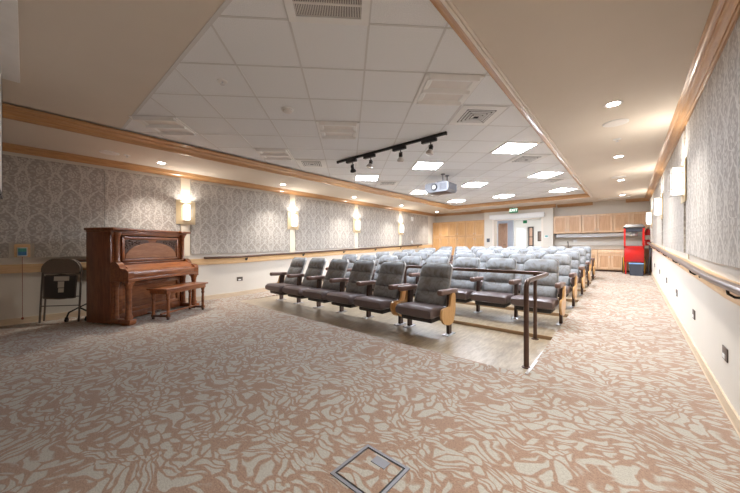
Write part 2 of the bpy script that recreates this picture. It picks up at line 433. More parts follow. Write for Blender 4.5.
def lip_fn(bm):
    bx(bm, TL-.012, TL+.006, YF, TB, ZS-.008, ZS+.004, .003); bx(bm, TR-.014, TR+.012, YF, TB+.03, ZS-.020, ZS+.004, .006); bx(bm, TR+.014, TR+.034, YF, TB+.03, ZS-.012, ZS+.004, .004)
    bx(bm, TL-.03, TR+.03, TB-.012, TB+.03, ZS-.015, ZS+.004, .004)
struct('trim_9', lip_fn, M['lip'])
PY = 13.45    # face of the cabinets and pilasters on the back wall
def backcrown(bm):
    crown_y(bm, YB, -1, XL, -4.98, ZC, .15, ZS-ZC); crown_y(bm, YB, -1, -2.1, -.98, ZC, .15, ZS-ZC); crown_y(bm, YB, -1, -.05, XR, ZC, .15, ZS-ZC)
    crown_y(bm, PY, -1, -4.98, -2.1, ZC-.02, .15, ZS-ZC+.02)
struct('trim_10', backcrown, M['crown'], None)
# door surround: two piers and a header standing proud of the back wall
def surr(bm):
    bx(bm, -4.86, OX0-.02, PY, YB, fz(PY), ZS); bx(bm, OX1+.02, -2.20, PY, YB, fz(PY), ZS); bx(bm, OX0-.02, OX1+.02, PY, YB, OZ+.03, ZS)
struct('wall_back_surround', surr, M['wall']).name = 'wall_surround'
def jamb(bm):
    bx(bm, OX0-.02, OX0+.05, PY+.02, YB+T, fz(PY), OZ+.03); bx(bm, OX1-.05, OX1+.02, PY+.02, YB+T, fz(PY), OZ+.03); bx(bm, OX0+.05, OX1-.05, PY+.02, YB+T, OZ-.03, OZ+.03)
struct('trim_11', jamb, M['lip'])

# baseboards, chair rails follow the ramp
def sloped(bm, x0, x1, ya, yb, z0, z1, step=None):
    ys = [ya]+([Y0] if ya < Y0 < yb else [])+[yb]
    for a, b in zip(ys, ys[1:]):
        v = [bm.verts.new(p) for p in ((x0, a, fz(a)+z0), (x1, a, fz(a)+z0), (x1, b, fz(b)+z0), (x0, b, fz(b)+z0),
                                      (x0, a, fz(a)+z1), (x1, a, fz(a)+z1), (x1, b, fz(b)+z1), (x0, b, fz(b)+z1))]
        for q in ((0, 1, 2, 3), (4, 5, 6, 7), (0, 1, 5, 4), (2, 3, 7, 6), (1, 2, 6, 5), (0, 3, 7, 4)): bm.faces.new([v[i] for i in q])
struct('baseboard_right', lambda b: (sloped(b, XR-.014, XR, YF, 13.14, 0, .10), sloped(b, XR-.018, XR, YF, 13.14, 0, .012)), M['base'])
struct('baseboard_left', lambda b: sloped(b, XL, XL+.014, YF, 13.2, 0, .10), M['base'])
struct('trim_12', lambda b: sloped(b, XL, XL+.022, YF, YB, .825, .965), M['rail_wood'])
struct('trim_13', lambda b: (sloped(b, XR-.022, XR, YF, 13.1, .86, .98), sloped(b, XR-.05, XR, YF, 13.1, .98, 1.0)), M['rail_wood'])

# ------------------------------------------------------------------ fabric wall panels, notched for the call station
PT = 2.70
STR_L = [2.33, 5.13, 7.84, 10.60]     # sconce channels on the left wall
STR_R = [5.36, 8.5, 11.9]
def panel(side, y0, y1, label, notch=None):
    xw = XL if side < 0 else XR; s = 1 if side < 0 else -1
    zb = lambda y: (1.075 if side < 0 else 1.10)+.030*max(0, y-Y0)
    if notch:
        poly = [(y0, zb(y0)), (notch[0], zb(y0)), (notch[0], notch[2]), (notch[1], notch[2]), (notch[1], zb(y0)), (y1, zb(y1)), (y1, PT), (y0, PT)]
    else:
        poly = [(y0, zb(y0)), (y1, zb(y1)), (y1, PT), (y0, PT)]
    o = part('fabric_wall_panel', lambda b: prism(b, poly, xw, xw+s*.032, 'x'), M['damask'], smooth=None)
    return tag(o, label, 'wall panel', 'damask fabric wall panels')
pl = [(-3.4, .965, 'grey damask fabric panel above the folding chair', (-.17, .10, 1.31)), (.972, 2.22, 'grey damask fabric panel rising behind the upright piano', None),
      (2.44, 3.715, 'grey damask wall panel just right of the piano, left half of its pair', None), (3.722, 5.03, 'grey damask wall panel ending at the second sconce from the piano', None),
      (5.23, 6.48, 'grey damask wall panel just beyond the second left sconce', None), (6.487, 7.74, 'grey damask wall panel ending at the third left sconce', None),
      (7.94, 9.22, 'grey damask wall panel just beyond the third left sconce', None), (9.227, 10.5, 'grey damask wall panel ending at the farthest left sconce', None),
      (10.7, 12.95, 'grey damask wall panel between the farthest left sconce and the cabinets', None)]
for a in pl: panel(-1, *a)
pr_ = [(.6, 2.32, 'pale damask panel on the right wall outside the frame edge'), (2.327, 3.86, 'pale damask panel on the right wall at the frame edge'), (3.867, 5.27, 'pale damask panel ending at the nearest right wall sconce'),
       (5.45, 6.9, 'pale damask panel just beyond the nearest right wall sconce'), (6.907, 8.41, 'pale damask panel ending at the middle right wall sconce'),
       (8.59, 10.2, 'pale damask panel just beyond the middle right wall sconce'), (10.207, 11.81, 'pale damask panel ending at the farthest right wall sconce'), (11.99, 13.0, 'pale damask panel in the far right corner above the extinguisher')]
for y0, y1, lb in pr_: panel(1, y0, y1, lb)

# ------------------------------------------------------------------ sconces
def make_sconce():
    t = thing('wall_sconce', 'x', 'wall lamp')
    part('back_plate', lambda b: bx(b, 0, .012, -.19, .19, -.26, .26, .003), M['plate'], t)
    part('glass_lantern', lambda b: bx(b, .025, .11, -.055, .055, -.165, .165, .008), M['scg'], t)
    def fr(b):
        q = .0035
        for s_ in (-1, 1):
            for x in (.02, .135): bx(b, x-q, x+q, s_*.095-q, s_*.095+q, -.10, .10)
            for z in (-.10, .10, -.175, .175):
                w2 = .095 if abs(z) < .12 else .062
                bx(b, .012, .14, s_*w2-q, s_*w2+q, z-q, z+q)
            for z in (-.175, .175): bx(b, .012, .118, -.06, .06, z*1.0-q, z+q)
            bx(b, .115-q, .115+q, s_*.062-q, s_*.062+q, -.175, .175)
        for z in (-.10, .10): bx(b, .135-q, .135+q, -.095, .095, z-q, z+q)
    part('frame', fr, M['chrome'], t)
    return t
sc0 = make_sconce()
def uplight(x, y, z):      # the lantern is open at the top
    l = bpy.data.lights.new('sconce_uplight', 'SPOT'); l.energy = P_SCONCE; l.color = (1, .94, .86); l.spot_size = math.radians(165); l.spot_blend = .6; l.shadow_soft_size = .05
    o = bpy.data.objects.new('sconce_uplight', l); C.objects.link(o); o.location = (x, y, z); o.rotation_euler = (PI, 0, 0)
for k, (y, lb) in enumerate(zip(STR_L, ['glowing wall sconce beside the right end of the piano', 'glowing wall sconce on the left wall, second from the piano', 'glowing wall sconce on the left wall, third from the piano', 'glowing wall sconce on the left wall farthest from the piano'])):
    if k: s = dup(sc0, (XL+.036, y, 2.0))
    else: s = sc0; s.location = (XL+.036, y, 2.0)
    tag(s, lb, 'wall lamp', 'wall sconces'); uplight(XL+.105, y, 2.20)
    struct('trim_%d' % (20+k), lambda b: bx(b, XL, XL+.02, y-.09, y+.09, 1.04, ZC), M['strip'])
for k, (y, lb) in enumerate(zip(STR_R, ['glowing wall sconce on the right wall nearest the camera', 'glowing wall sconce on the right wall, middle of the three', 'glowing wall sconce on the right wall above the popcorn cart'])):
    s = dup(sc0, (XR-.036, y, 2.05), PI); tag(s, lb, 'wall lamp', 'wall sconces'); uplight(XR-.105, y, 2.25)
    struct('trim_%d' % (24+k), lambda b: bx(b, XR-.012, XR, y-.08, y+.08, 1.09, ZC), M['strip'])

# ------------------------------------------------------------------ ceiling fittings
def troffer(i, j, label, lit):
    c = ((cxy(i, j)[0]+cxy(i+1, j+1)[0])/2, (cxy(i, j)[1]+cxy(i+1, j+1)[1])/2, ZT)
    t = thing('ceiling_troffer', label, 'ceiling light', c, PI/4, 'lit ceiling troffers' if lit else 'unlit ceiling troffers')
    def fr(b):
        for s in (-1, 1): bx(b, s*.28-.02, s*.28+.02, -.30, .30, -.014, 0); bx(b, -.26, .26, s*.28-.02, s*.28+.02, -.014, 0)
    part('frame', fr, M['white'], t)
    if lit: part('diffuser', lambda b: bx(b, -.262, .262, -.262, .262, -.010, -.001), M['trof'], t)
    else:
        part('reflector', lambda b: bx(b, -.262, .262, -.262, .262, -.008, -.001), M['softwhite'], t)
        def bf(b):
            for y in (-.26, 0, .26): prism(b, [(y-.012, -.045), (y+.012, -.045), (y+.05, -.006), (y-.05, -.006)], -.26, .26, 'x')
            for x in (-.24, .24): prism(b, [(x-.02, -.022), (x+.02, -.022), (x+.04, -.006), (x-.04, -.006)], -.24, .24, 'y')
        part('baffle', bf, M['white'], t)
for k, v in LIT.items(): troffer(*k, v, True)
for k, v in OFF.items(): troffer(*k, v, False)
def mid(i, j): a, b = cxy(i, j), cxy(i+1, j+1); return ((a[0]+b[0])/2, (a[1]+b[1])/2, ZT)
def diffuser(i, j, label):
    t = thing('air_diffuser', label, 'vent', mid(i, j), PI/4, 'square air diffusers')
    part('face_plate', lambda b: bx(b, -.285, .285, -.285, .285, -.012, -.001, .004), M['white'], t)
    def lo(b):
        for k, r in enumerate((.17, .13, .09, .05)):
            z = -.016-.004*k
            for s in (-1, 1):
                bx(b, -r, r, s*r-.014, s*r+.014, z, z+.008); bx(b, s*r-.014, s*r+.014, -r, r, z, z+.008)
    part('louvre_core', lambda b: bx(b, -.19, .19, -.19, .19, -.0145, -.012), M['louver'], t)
    part('louvre', lo, M['tbar'], t)
for k, lb in {(2, 6): 'square air diffuser with dark louvres near the right crown', (-2, 10): 'square air diffuser by the left crown before the track lights',
              (1, 13): 'square air diffuser between the left crown and the first lit troffers', (5, 9): 'square air diffuser just behind the nearest right lit troffer',
              (8, 12): 'square air diffuser between the middle and far lit troffers on the right', (4, 16): 'square air diffuser beyond the projector near the far left troffer'}.items(): diffuser(*k, lb)
t = thing('return_grille', 'large slatted return air grille at the top edge of the photo', 'vent', mid(-1, 3), PI/4)
def gf(b):
    for s in (-1, 1): bx(b, s*.27-.03, s*.27+.03, -.3, .3, -.02, 0); bx(b, -.24, .24, s*.27-.03, s*.27+.03, -.02, 0)
part('frame', gf, M['white'], t)
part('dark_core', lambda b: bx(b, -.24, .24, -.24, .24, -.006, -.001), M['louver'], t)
def gs(b):
    for k in range(40): x = -.234+k*.012; bx(b, x-.0032, x+.0032, -.24, .24, -.014, -.007)
    for k in range(3): y = -.12+k*.12; bx(b, -.24, .24, y-.008, y+.008, -.018, -.012)
part('slats', gs, M['softwhite'], t)
# smoke detector and sprinkler
t = thing('smoke_detector', 'round white smoke detector on the ceiling tiles', 'smoke detector', (-3.24, 2.16, ZT))
part('base', lambda b: lathe(b, [(.075, 0), (.075, -.012), (.062, -.02)]), M['white'], t)
part('sensor_dome', lambda b: lathe(b, [(.058, -.02), (.055, -.035), (.03, -.048), (.01, -.05)]), M['softwhite'], t)
def sprinkler(loc, label):
    t = thing('sprinkler_head', label, 'sprinkler', loc, 0, 'ceiling sprinklers')
    part('escutcheon', lambda b: lathe(b, [(.05, 0), (.048, -.006), (.03, -.009)]), M['white'], t)
    part('deflector', lambda b: (tube(b, [(0, 0, -.008), (0, 0, -.035)], .008), lathe(b, [(.022, -.035), (.022, -.038)])), M['chrome'], t)
sprinkler((-3.2, 1.35, ZT), 'sprinkler head on the tile beside the near left of the tray')
sprinkler((-6.68, 1.18, ZS), 'small sprinkler head on the left soffit beside the speaker disc')
sprinkler((-.12, 5.85, ZS), 'small sprinkler head on the right soffit between speaker and downlight')
dl0 = None
def downlight(x, y, label):
    global dl0
    l = bpy.data.lights.new('downlight_lamp', 'SPOT'); l.energy = P_DOWN; l.color = WARM; l.spot_size = math.radians(104); l.spot_blend = 1.0; l.shadow_soft_size = .06
    lo = bpy.data.objects.new('downlight_lamp', l); C.objects.link(lo); lo.location = (x, y, ZS-.012)
    if dl0 is None:
        t = thing('recessed_downlight', label, 'downlight', (x, y, ZS), 0, 'recessed soffit downlights')
        part('trim_ring', lambda b: lathe(b, [(.085, 0), (.083, -.006), (.062, -.004), (.062, 0)], n=28), M['white'], t)
        part('lens', lambda b: lathe(b, [(.06, -.0005), (.06, -.003)], n=24), M['down'], t); dl0 = t
    else: t = dup(dl0, (x, y, ZS), 0, label, 'recessed soffit downlights')
for y, lb in ((1.72, 'above the right end of the piano'), (4.40, 'second from the piano'), (7.08, 'third from the piano'), (9.78, 'fourth from the piano'), (12.7, 'in the far left corner')):
    downlight(-6.8, y, 'small lit downlight in the left soffit, '+lb)
for y, lb in ((-.95, 'behind the camera'), (1.72, 'just above the camera'), (4.37, 'nearest, in front of the speaker disc'), (7.0, 'second from the camera'), (9.55, 'third from the camera, against a second speaker'), (12.4, 'farthest, by the slot vent')):
    downlight(-.125, y, 'small lit downlight in the right soffit, '+lb)
def speaker(x, y, lb):
    t = thing('ceiling_speaker', lb, 'speaker', (x, y, ZS), 0, 'round ceiling speakers')
    part('rim', lambda b: lathe(b, [(.135, 0), (.135, -.006), (.125, -.009)], n=32), M['white'], t)
    part('grille', lambda b: lathe(b, [(.123, -.006), (.12, -.011), (.02, -.012)], n=32), M['softwhite'], t)
speaker(-6.73, .95, 'round white speaker in the left soffit above the piano'); speaker(-.12, 5.06, 'large round white speaker in the right soffit'); speaker(-.16, 9.1, 'round white speaker touching the third right soffit downlight')
def slot(x, y, lb):
    t = thing('slot_vent', lb, 'vent', (x, y, ZS), 0, 'white slot vents')
    part('frame', lambda b: bx(b, -.42, .42, -.08, .08, -.012, 0, .003), M['white'], t)
    part('blades', lambda b: [bx(b, -.38, .38, y-.008, y+.008, -.018, -.012) for y in (-.04, 0, .04)], M['softwhite'], t)
slot(-.35, 12.95, 'long white slot vent in the right soffit before the cabinets'); slot(-6.0, 13.1, 'long white slot vent in the soffit before the left cabinets')

# ------------------------------------------------------------------ track lights
t = thing('track_light_rail', 'black ceiling track running across the tile ceiling', 'track rail', (-4.44, 4.15, ZT))
part('track', lambda b: bx(b, 0, 2.36, -.018, .018, -.045, -.003, .003), M['black'], t)
part('end_cap', lambda b: bx(b, -.02, .0, -.02, .02, -.05, -.003), M['black'], t)
part('end_cap', lambda b: bx(b, 2.36, 2.38, -.02, .02, -.05, -.003), M['black'], t)
for x, ang, lb in ((-4.06, .5, 'black spot head at the left end of the track'), (-3.60, -.2, 'spot head with clear lamp, second along the track from the left'),
                   (-2.93, .3, 'spot head with clear lamp, third along the track from the left'), (-2.36, -.1, 'spot head with clear lamp at the right end of the track')):
    h = thing('spotlight_head', lb, 'spotlight', (x, 4.15, ZT-.045), 0, 'spotlights on the ceiling track')
    part('transformer_box', lambda b: bx(b, -.13, .13, -.03, .03, -.055, -.001, .006), M['black'], h)
    part('yoke', lambda b: (tube(b, [(.03, 0, -.05), (.03, 0, -.10)], .008, 8), tube(b, [(-.03+.03, 0, -.10), (.06, 0, -.10)], .007, 8), tube(b, [(.0, 0, -.10), (.0, 0, -.15)], .006, 8), tube(b, [(.06, 0, -.10), (.06, 0, -.15)], .006, 8)), M['black'], h)
    part('lamp_socket', lambda b: lathe(b, [(.016, .06), (.03, .05), (.034, .0), (.03, -.005)], c=(0, 0, 0), n=16), M['black'], h, loc=(.03, 0, -.165), rot=(ang, .25, 0))
    part('reflector_lamp', lambda b: lathe(b, [(.028, -.006), (.055, -.05), (.058, -.075), (.04, -.085)], n=20), M['bulb'] if ang != .5 else M['black'], h, loc=(.03, 0, -.165), rot=(ang, .25, 0))

# ------------------------------------------------------------------ projector
t = thing('projector', 'silver ceiling projector hung below the tiles', 'projector', (-3.47, 6.45, 2.55))
part('case', lambda b: (prism(b, [(-.31, .05), (-.27, .0), (.27, .0), (.31, .05), (.31, .20), (.27, .225), (-.27, .225), (-.31, .20)], 0, .46, 'y')), M['cyl'], t, 25)
part('lens', lambda b: (lathe(b, [(.075, -.02), (.075, .03)], c=(-.05, -.01, .115), n=24, axis='y')), M['black'], t)
part('lens_glass', lambda b: lathe(b, [(.05, -.032), (.055, -.02)], c=(-.05, -.01, .115), n=24, axis='y'), M['bulb'], t)
part('vent_grille', lambda b: [bx(b, .09+.02*k, .10+.02*k, -.004, .004, .04, .19) for k in range(9)], M['greyp'], t)
part('side_panel', lambda b: bx(b, .308, .316, .04, .42, .05, .20), M['greyp'], t)
part('under_panel', lambda b: bx(b, -.18, .2, .03, .40, -.012, .004, .004), M['pianodark'], t)
def mt(b):
    for y in (.0, .22): tube(b, [(.12, y+.1, .24), (.12, y+.1, ZT-2.55-.01)], .012, 10); lathe(b, [(.05, ZT-2.55-.012), (.05, ZT-2.55)], c=(.12, y+.1, 0), n=16)
    bx(b, .0, .22, .02, .4, .225, .245, .004)
part('ceiling_mount', mt, M['greyp'], t)

# ------------------------------------------------------------------ projection screen at the front
t = thing('projection_screen', 'white ceiling screen case with black edged screen at upper left frame edge', 'projection screen', (-4.70, -.1, ZT-.006))
part('case', lambda b: bx(b, 0, 3.6, -.07, .07, -.05, 0, .006), M['white'], t)
part('screen_sheet', lambda b: bx(b, .05, 3.55, -.05, -.046, -1.22, -.05), M['screen'], t)
part('black_border', lambda b: (bx(b, .045, .13, -.052, -.044, -1.22, -.05), bx(b, 3.47, 3.555, -.052, -.044, -1.22, -.05), bx(b, .045, 3.555, -.055, -.041, -1.25, -1.215)), M['black'], t)

# ------------------------------------------------------------------ theatre seats
def backrest_fn(bm):
    rings = []; n = 22; K = 30
    for i in range(K+1):
        t = i/K; z = .36+t*.62
        y = -.04+.27*t**1.1
        hw = .253+.006*math.sin(PI*t)-.010*t
        if t > .90: hw -= .055*((t-.90)/.10)**3
        if t < .05: hw -= .02*(1-t/.05)
        ring = []
        lob = abs(math.sin(PI*(t*3.0)))**.45 if 0 < t < 1 else 0
        bul = .012+.052*lob
        for k in range(n):
            a = 2*PI*k/n; cx, sx = math.cos(a), math.sin(a)
            X = hw*math.copysign(abs(cx)**.35, cx); d = math.copysign(abs(sx)**.6, sx)
            if d < 0:     # front face
                s = abs(X)/hw
                tuft = 1-.35*math.exp(-((abs(s)-.45)/.12)**2)*math.exp(-((((t*3) % 1)-.5)/.48)**2*0-((min((t*3) % 1, 1-(t*3) % 1))/.18)**2)
                Y = y+d*bul*tuft*(1-.5*s**4)-.005
            else: Y = y+d*.028
            ring.append((X, Y, z+(-.012*(abs(X)/hw)**3 if t > .8 else 0)))
        rings.append(ring)
    loft(bm, rings)
def shell_fn(bm):
    rings = []
    for i in range(13):
        t = i/12; z = .34+t*.645; y = -.04+.27*t**1.1+.014; hw = .270-.012*t
        if t > .90: hw -= .05*((t-.90)/.10)**3
        rings.append([(-hw, y-.022, z), (-hw, y+.02, z), (-hw*.9, y+.036, z), (hw*.9, y+.036, z), (hw, y+.02, z), (hw, y-.022, z), (hw*.95, y-.0, z), (-hw*.95, y-.0, z)])
    loft(bm, rings)
def cushion_fn(bm):
    rings = []; n = 20; K = 12
    for i in range(K+1):
        t = i/K; y = -.455+.455*t
        top = .432-.035*t; bot = .265+.0*t
        if t < .16: top -= .045*(1-t/.16)**2; bot += .03*(1-t/.16)**2
        hw = .296-.012*max(0, 1-t/.12)**2
        cz = (top+bot)/2; hz = (top-bot)/2
        ring = []
        for k in range(n):
            a = 2*PI*k/n; c, s = math.cos(a), math.sin(a)
            ring.append((hw*math.copysign(abs(c)**.22, c), y, cz+hz*math.copysign(abs(s)**.45, s)))
        rings.append(ring)
    loft(bm, rings)
SM = {}
SM['seat'] = mesh('seat', cushion_fn, M['vinyl'], 50)
SM['backrest'] = mesh('backrest', backrest_fn, M['fabric'], 60)
SM['shell'] = mesh('back_shell', shell_fn, M['shell'], 40)
SM['pan'] = mesh('seat_pan', lambda b: (bx(b, -.25, .25, -.36, -.02, .20, .29, .02), bx(b, -.24, .24, -.06, .03, .22, .40, .01)), M['pan'], 30)
def arm_fn(b):
    rings = []
    for i, (y, hw, hz) in enumerate(((-.345, .025, .02), (-.338, .036, .032), (-.32, .043, .040), (-.2, .043, .040), (.0, .040, .037), (.16, .034, .032), (.19, .026, .022))):
        zc = .622-.03*(y+.42)
        rings.append([(hw*math.copysign(abs(math.cos(a))**.55, math.cos(a)), y, zc+hz*math.copysign(abs(math.sin(a))**.55, math.sin(a))) for a in [2*PI*k/16 for k in range(16)]])
    loft(b, rings)
SM['arm'] = mesh('armrest', arm_fn, M['arm'], 50)
SM['leg'] = mesh('leg', lambda b: (prism(b, [(-.045, 0), (.03, 0), (.04, .25), (.075, .59), (-.03, .59), (-.05, .30)], -.02, .02, 'x')), M['post'], 30)
SM['foot'] = mesh('foot_plate', lambda b: (bx(b, -.05, .05, -.13, .10, 0, .012, .004), [lathe(b, [(.012, .012), (.012, .02)], c=(0, y, 0), n=8) for y in (-.09, .07)]), M['chrome'], 30)
def rnd(poly, r=.03, n=4):
    out = []
    for i, p in enumerate(poly):
        p = Vector(p); a = (Vector(poly[i-1])-p); c = (Vector(poly[(i+1) % len(poly)])-p)
        ra = min(r, a.length*.45, c.length*.45); a = p+a.normalized()*ra; c = p+c.normalized()*ra
        for k in range(n+1):
            t = k/n; q = a*(1-t)**2+p*2*t*(1-t)+c*t*t; out.append((q.x, q.y))
    return out
EP = rnd([(.10, .585), (-.01, .585), (-.05, .50), (-.07, .40), (-.30, .405), (-.33, .30), (-.25, .19), (-.11, .15), (.03, .165), (.10, .34)], .05)
SM['end'] = mesh('end_panel', lambda b: prism(b, EP, -.014, .014, 'x'), M['endwood'], 30)
def make_seat(lend, rend, hp):
    """a seat with its right stanchion; lend/rend add the row-end parts; hp = half pitch"""
    t = thing('theater_seat', 'x', 'theater seat')
    ob('seat', SM['seat'], t); ob('seat_pan', SM['pan'], t); b = ob('backrest', SM['backrest'], t, (0, .045, .0)); ob('back_shell', SM['shell'], b)
    for s in ([-1, 1] if lend else [1]):
        ob('armrest', SM['arm'], t, (s*hp, .05, -.005)); l = ob('leg', SM['leg'], t, (s*hp, 0, 0)); ob('foot_plate', SM['foot'], l)
    if lend: o = ob('end_panel', SM['end'], t, (-hp-.037, 0, 0)); o['label'] = 'bent maple wood end panel'
    if rend: o = ob('end_panel', SM['end'], t, (hp+.037, 0, 0)); o['label'] = 'bent maple wood end panel'
    return t
ORD = ['first', 'second', 'third', 'fourth', 'fifth', 'sixth', 'seventh', 'eighth', 'ninth', 'tenth']
protos = {}
def place_seat(x, y, z, le, re, hp, label, group):
    k = (le, re, hp)
    if k not in protos: t = protos[k] = make_seat(le, re, hp); t.location = (x, y, z)
    else: t = dup(protos[k], (x, y, z))
    tag(t, label, 'theater seat', group)
hp1 = .341
for i in range(5):
    x = -6.17+hp1+i*2*hp1
    place_seat(x, 3.95, 0, i == 0, i == 4, hp1, 'dark grey theatre seat in front row, %s' % ['leftmost of all', 'second from the left', 'middle of the block of five', 'fourth from the left', 'fifth, beside the single seat'][i], 'front row block of five seats')
place_seat(-2.25, 3.94, 0, True, True, .33, 'single dark grey theatre seat at the right end of the front row, before the railing', 'front row single seat')
RY = [5.42, 6.82, 8.22, 9.62, 11.02]; hp2 = .3225
for r, y in enumerate(RY):
    for i in range(8):
        x = -.78-hp2-i*2*hp2
        place_seat(x, y, TZ[r+1], i == 7, i == 0, hp2, 'grey theatre seat in the %s row, %s from the right aisle' % (['second', 'third', 'fourth', 'fifth', 'last'][r], ORD[i]), 'seats of the %s row' % ['second', 'third', 'fourth', 'fifth', 'last'][r])

# ------------------------------------------------------------------ guard rail
t = thing('guard_rail', 'bronze tube guard rail around the gap in the front row', 'railing', (-.79, 3.37, 0))
def arc(c, a, b, r, n=6):   # corner at c between directions
    c, a, b = Vector(c), Vector(a).normalized(), Vector(b).normalized(); p, q = c+a*r, c+b*r
    return [tuple(p*(1-k/n)**2+c*2*(k/n)*(1-k/n)+q*(k/n)**2) for k in range(n+1)]
def gr(b):
    H = .885
    pts = [(0, 0, 0), (0, 0, .3)]+arc((0, 0, H), (0, 0, -1), (0, 1, 0), .10)+arc((0, 1.10, H), (0, -1, 0), (-1, 0, 0), .09)+arc((-2.24, 1.10, H), (1, 0, 0), (0, 0, -1), .12)+[(-2.24, 1.10, .3), (-2.24, 1.10, 0.0)]
    tube(b, pts, .025, 14)
part('top_rail', gr, M['bronze'], t, 60)
part('post', lambda b: tube(b, [(-.15, 1.10, 0.0), (-.15, 1.10, .87)], .023, 14), M['bronze'], t, 60)
for q in ((0, 0), (-.15, 1.1), (-2.24, 1.1)): part('base_flange', lambda b: lathe(b, [(.045, 0), (.045, .006), (.03, .012)], c=(q[0], q[1], 0), n=18), M['bronze'], t)

# ------------------------------------------------------------------ wall handrails
def handrail(side, y0, y1, h, label, brs, mat, rad=.026):
    xw = XL if side < 0 else XR; s = 1 if side < 0 else -1
    t = thing('wall_handrail', label, 'handrail', (xw, y0, 0), 0, 'wall handrails')
    ys = [y0]+([Y0] if y0 < Y0 < y1 else [])+[y1]
    def f(b):
        pts = [(s*.03, y0-y0, h+fz(y0)), (s*.09, .03, h+fz(y0))]
        for y in ys[1:-1]: pts += [(s*.095, y-y0-.15, h+fz(y)), (s*.095, y-y0+.15, h+fz(y+.15))]
        pts += [(s*.09, y1-y0-.04, h+fz(y1)), (s*.03, y1-y0, h+fz(y1))]
        tube(b, pts, rad, 12)
    part('rail', f, mat, t, 50)
    for y in brs:
        z = h+fz(y)
        def g(b): tube(b, [(s*.022, y-y0, z-.075), (s*.06, y-y0, z-.075), (s*.088, y-y0, z-.055), (s*.093, y-y0, z-.015)], .008, 8); lathe(b, [(.032, s*.022), (.032, s*.03)], c=(0, y-y0, z-.075), axis='x', n=14)
        part('bracket', g, M['black'], t)
handrail(1, .8, 12.6, 1.0, 'brown grey handrail along the right wall', [2.9, 4.4, 5.9, 7.4, 8.9, 10.4, 11.9], M['railcap'], .027)
handrail(-1, 2.72, 12.3, .985, 'dark handrail on the left wall behind the seats', [3.72, 5.5, 7.2, 8.9, 10.6, 12.0], M['bronze'])
handrail(-1, .55, 1.62, 1.0, 'short dark handrail end showing between folding chair and piano', [1.0], M['bronze'])

# step lights and outlets
sl0 = None
def step_light(side, y, label):
    global sl0
    xw = XL if side < 0 else XR
    if sl0 is None:
        t = sl0 = thing('step_light', label, 'step light', (xw, y, .42+fz(y)))
        part('face_plate', lambda b: bx(b, 0, .008, -.075, .075, -.05, .05, .002), M['stepl'], t)
        part('lens_slot', lambda b: bx(b, .008, .012, -.04, .03, -.035, -.005), M['white'], t)
    else: t = dup(sl0, (xw, y, .42+fz(y)), PI if side > 0 else 0)
    if side > 0: t.rotation_euler = (0, 0, PI)
    tag(t, label, 'step light', 'low step lights on the walls')
step_light(-1, 3.56, 'dark step light plate low on the left wall beyond the piano bench')
for y, lb in ((3.5, 'nearest the camera'), (4.93, 'second from the camera'), (6.5, 'third from the camera'), (8.06, 'fourth from the camera'), (9.7, 'fifth from the camera'), (11.4, 'farthest, next to the popcorn cart')):
    step_light(1, y, 'dark step light plate low on the right wall, '+lb)

# emergency call station with cord
t = thing('call_station', 'small call station with blue green face and pull cord on the left wall', 'call station', (XL, -.03, 1.17))
part('back_box', lambda b: bx(b, 0, .036, -.085, .085, -.09, .12, .004), M['rail_wood'], t)
part('face', lambda b: bx(b, .036, .045, -.055, .055, -.08, .07, .006), M['white'], t)
part('upper_face', lambda b: bx(b, .045, .049, -.045, .045, 0.0, .055), M['teal'], t)
part('lower_face', lambda b: bx(b, .045, .049, -.045, .045, -.06, 0.0), M['lblue'], t)
part('pull_cord', lambda b: (tube(b, [(.04, 0, -.08), (.04, 0, -1.08)], .003, 6), lathe(b, [(.004, .02), (.016, .006), (.016, -.01), (.004, -.02)], c=(.04, 0, -1.08), n=10)), M['cord'], t)

# floor box
t = thing('floor_box', 'square metal framed floor box with carpet lid in the foreground', 'floor box', (-1.08, 1.25, 0))
def fb(b):
    for s in (-1, 1): bx(b, s*.148-.009, s*.148+.009, -.157, .157, .0, .006); bx(b, -.139, .139, s*.148-.009, s*.148+.009, .0, .006)
part('frame', fb, M['steel'], t, None)
part('inner_gap', lambda b: bx(b, -.137, .137, -.137, .137, .0, .0015), M['black'], t)
part('carpet_lid', lambda b: bx(b, -.128, .128, -.128, .128, .0015, .005), M['carpet'], t)
part('cable_flap', lambda b: bx(b, -.045, .052, .055, .115, .005, .008), M['steel'], t, None)

# ------------------------------------------------------------------ piano (local: x along the length, front = -y)
AN = math.radians(121)
t = thing('upright_piano', 'tall reddish brown antique upright piano against the left wall', 'piano', (-6.61, .66, 0), AN)
PL = 1.50; PW = M['piano']
part('side_panel', lambda b: bx(b, 0, .045, -.44, .03, .02, 1.485, .006), M['pianoside'], t)
part('side_panel', lambda b: bx(b, PL-.045, PL, -.44, .02, .02, 1.485, .006), M['pianoside'], t)
part('back_panel', lambda b: bx(b, .045, PL-.045, -.03, -.005, .05, 1.485), M['pianodark'], t)
part('top_lid', lambda b: (bx(b, -.05, PL+.05, -.50, .015, 1.51, 1.555, .012), bx(b, -.03, PL+.03, -.475, .0, 1.485, 1.511, .006), bx(b, -.05, .20, -.56, -.3, 1.51, 1.555, .012), bx(b, PL-.20, PL+.05, -.56, -.3, 1.51, 1.555, .012)), PW, t)
part('cornice', lambda b: (bx(b, .0, PL, -.455, -.40, 1.435, 1.485, .008), bx(b, -.015, PL+.015, -.47, -.40, 1.465, 1.4852, .006)), PW, t)
def col_prof(z0, z1, r): return [(r*1.25, z0), (r*1.25, z0+.03), (r, z0+.05), (r*.92, (z0+z1)/2), (r, z1-.07), (r*1.35, z1-.04), (r*1.35, z1)]
for x in (.085, PL-.085):
    part('front_column', lambda b: (lathe(b, col_prof(.97, 1.485, .038), c=(x, -.47, 0), n=16), bx(b, x-.06, x+.06, -.45, -.40, .9, 1.485)), PW, t)
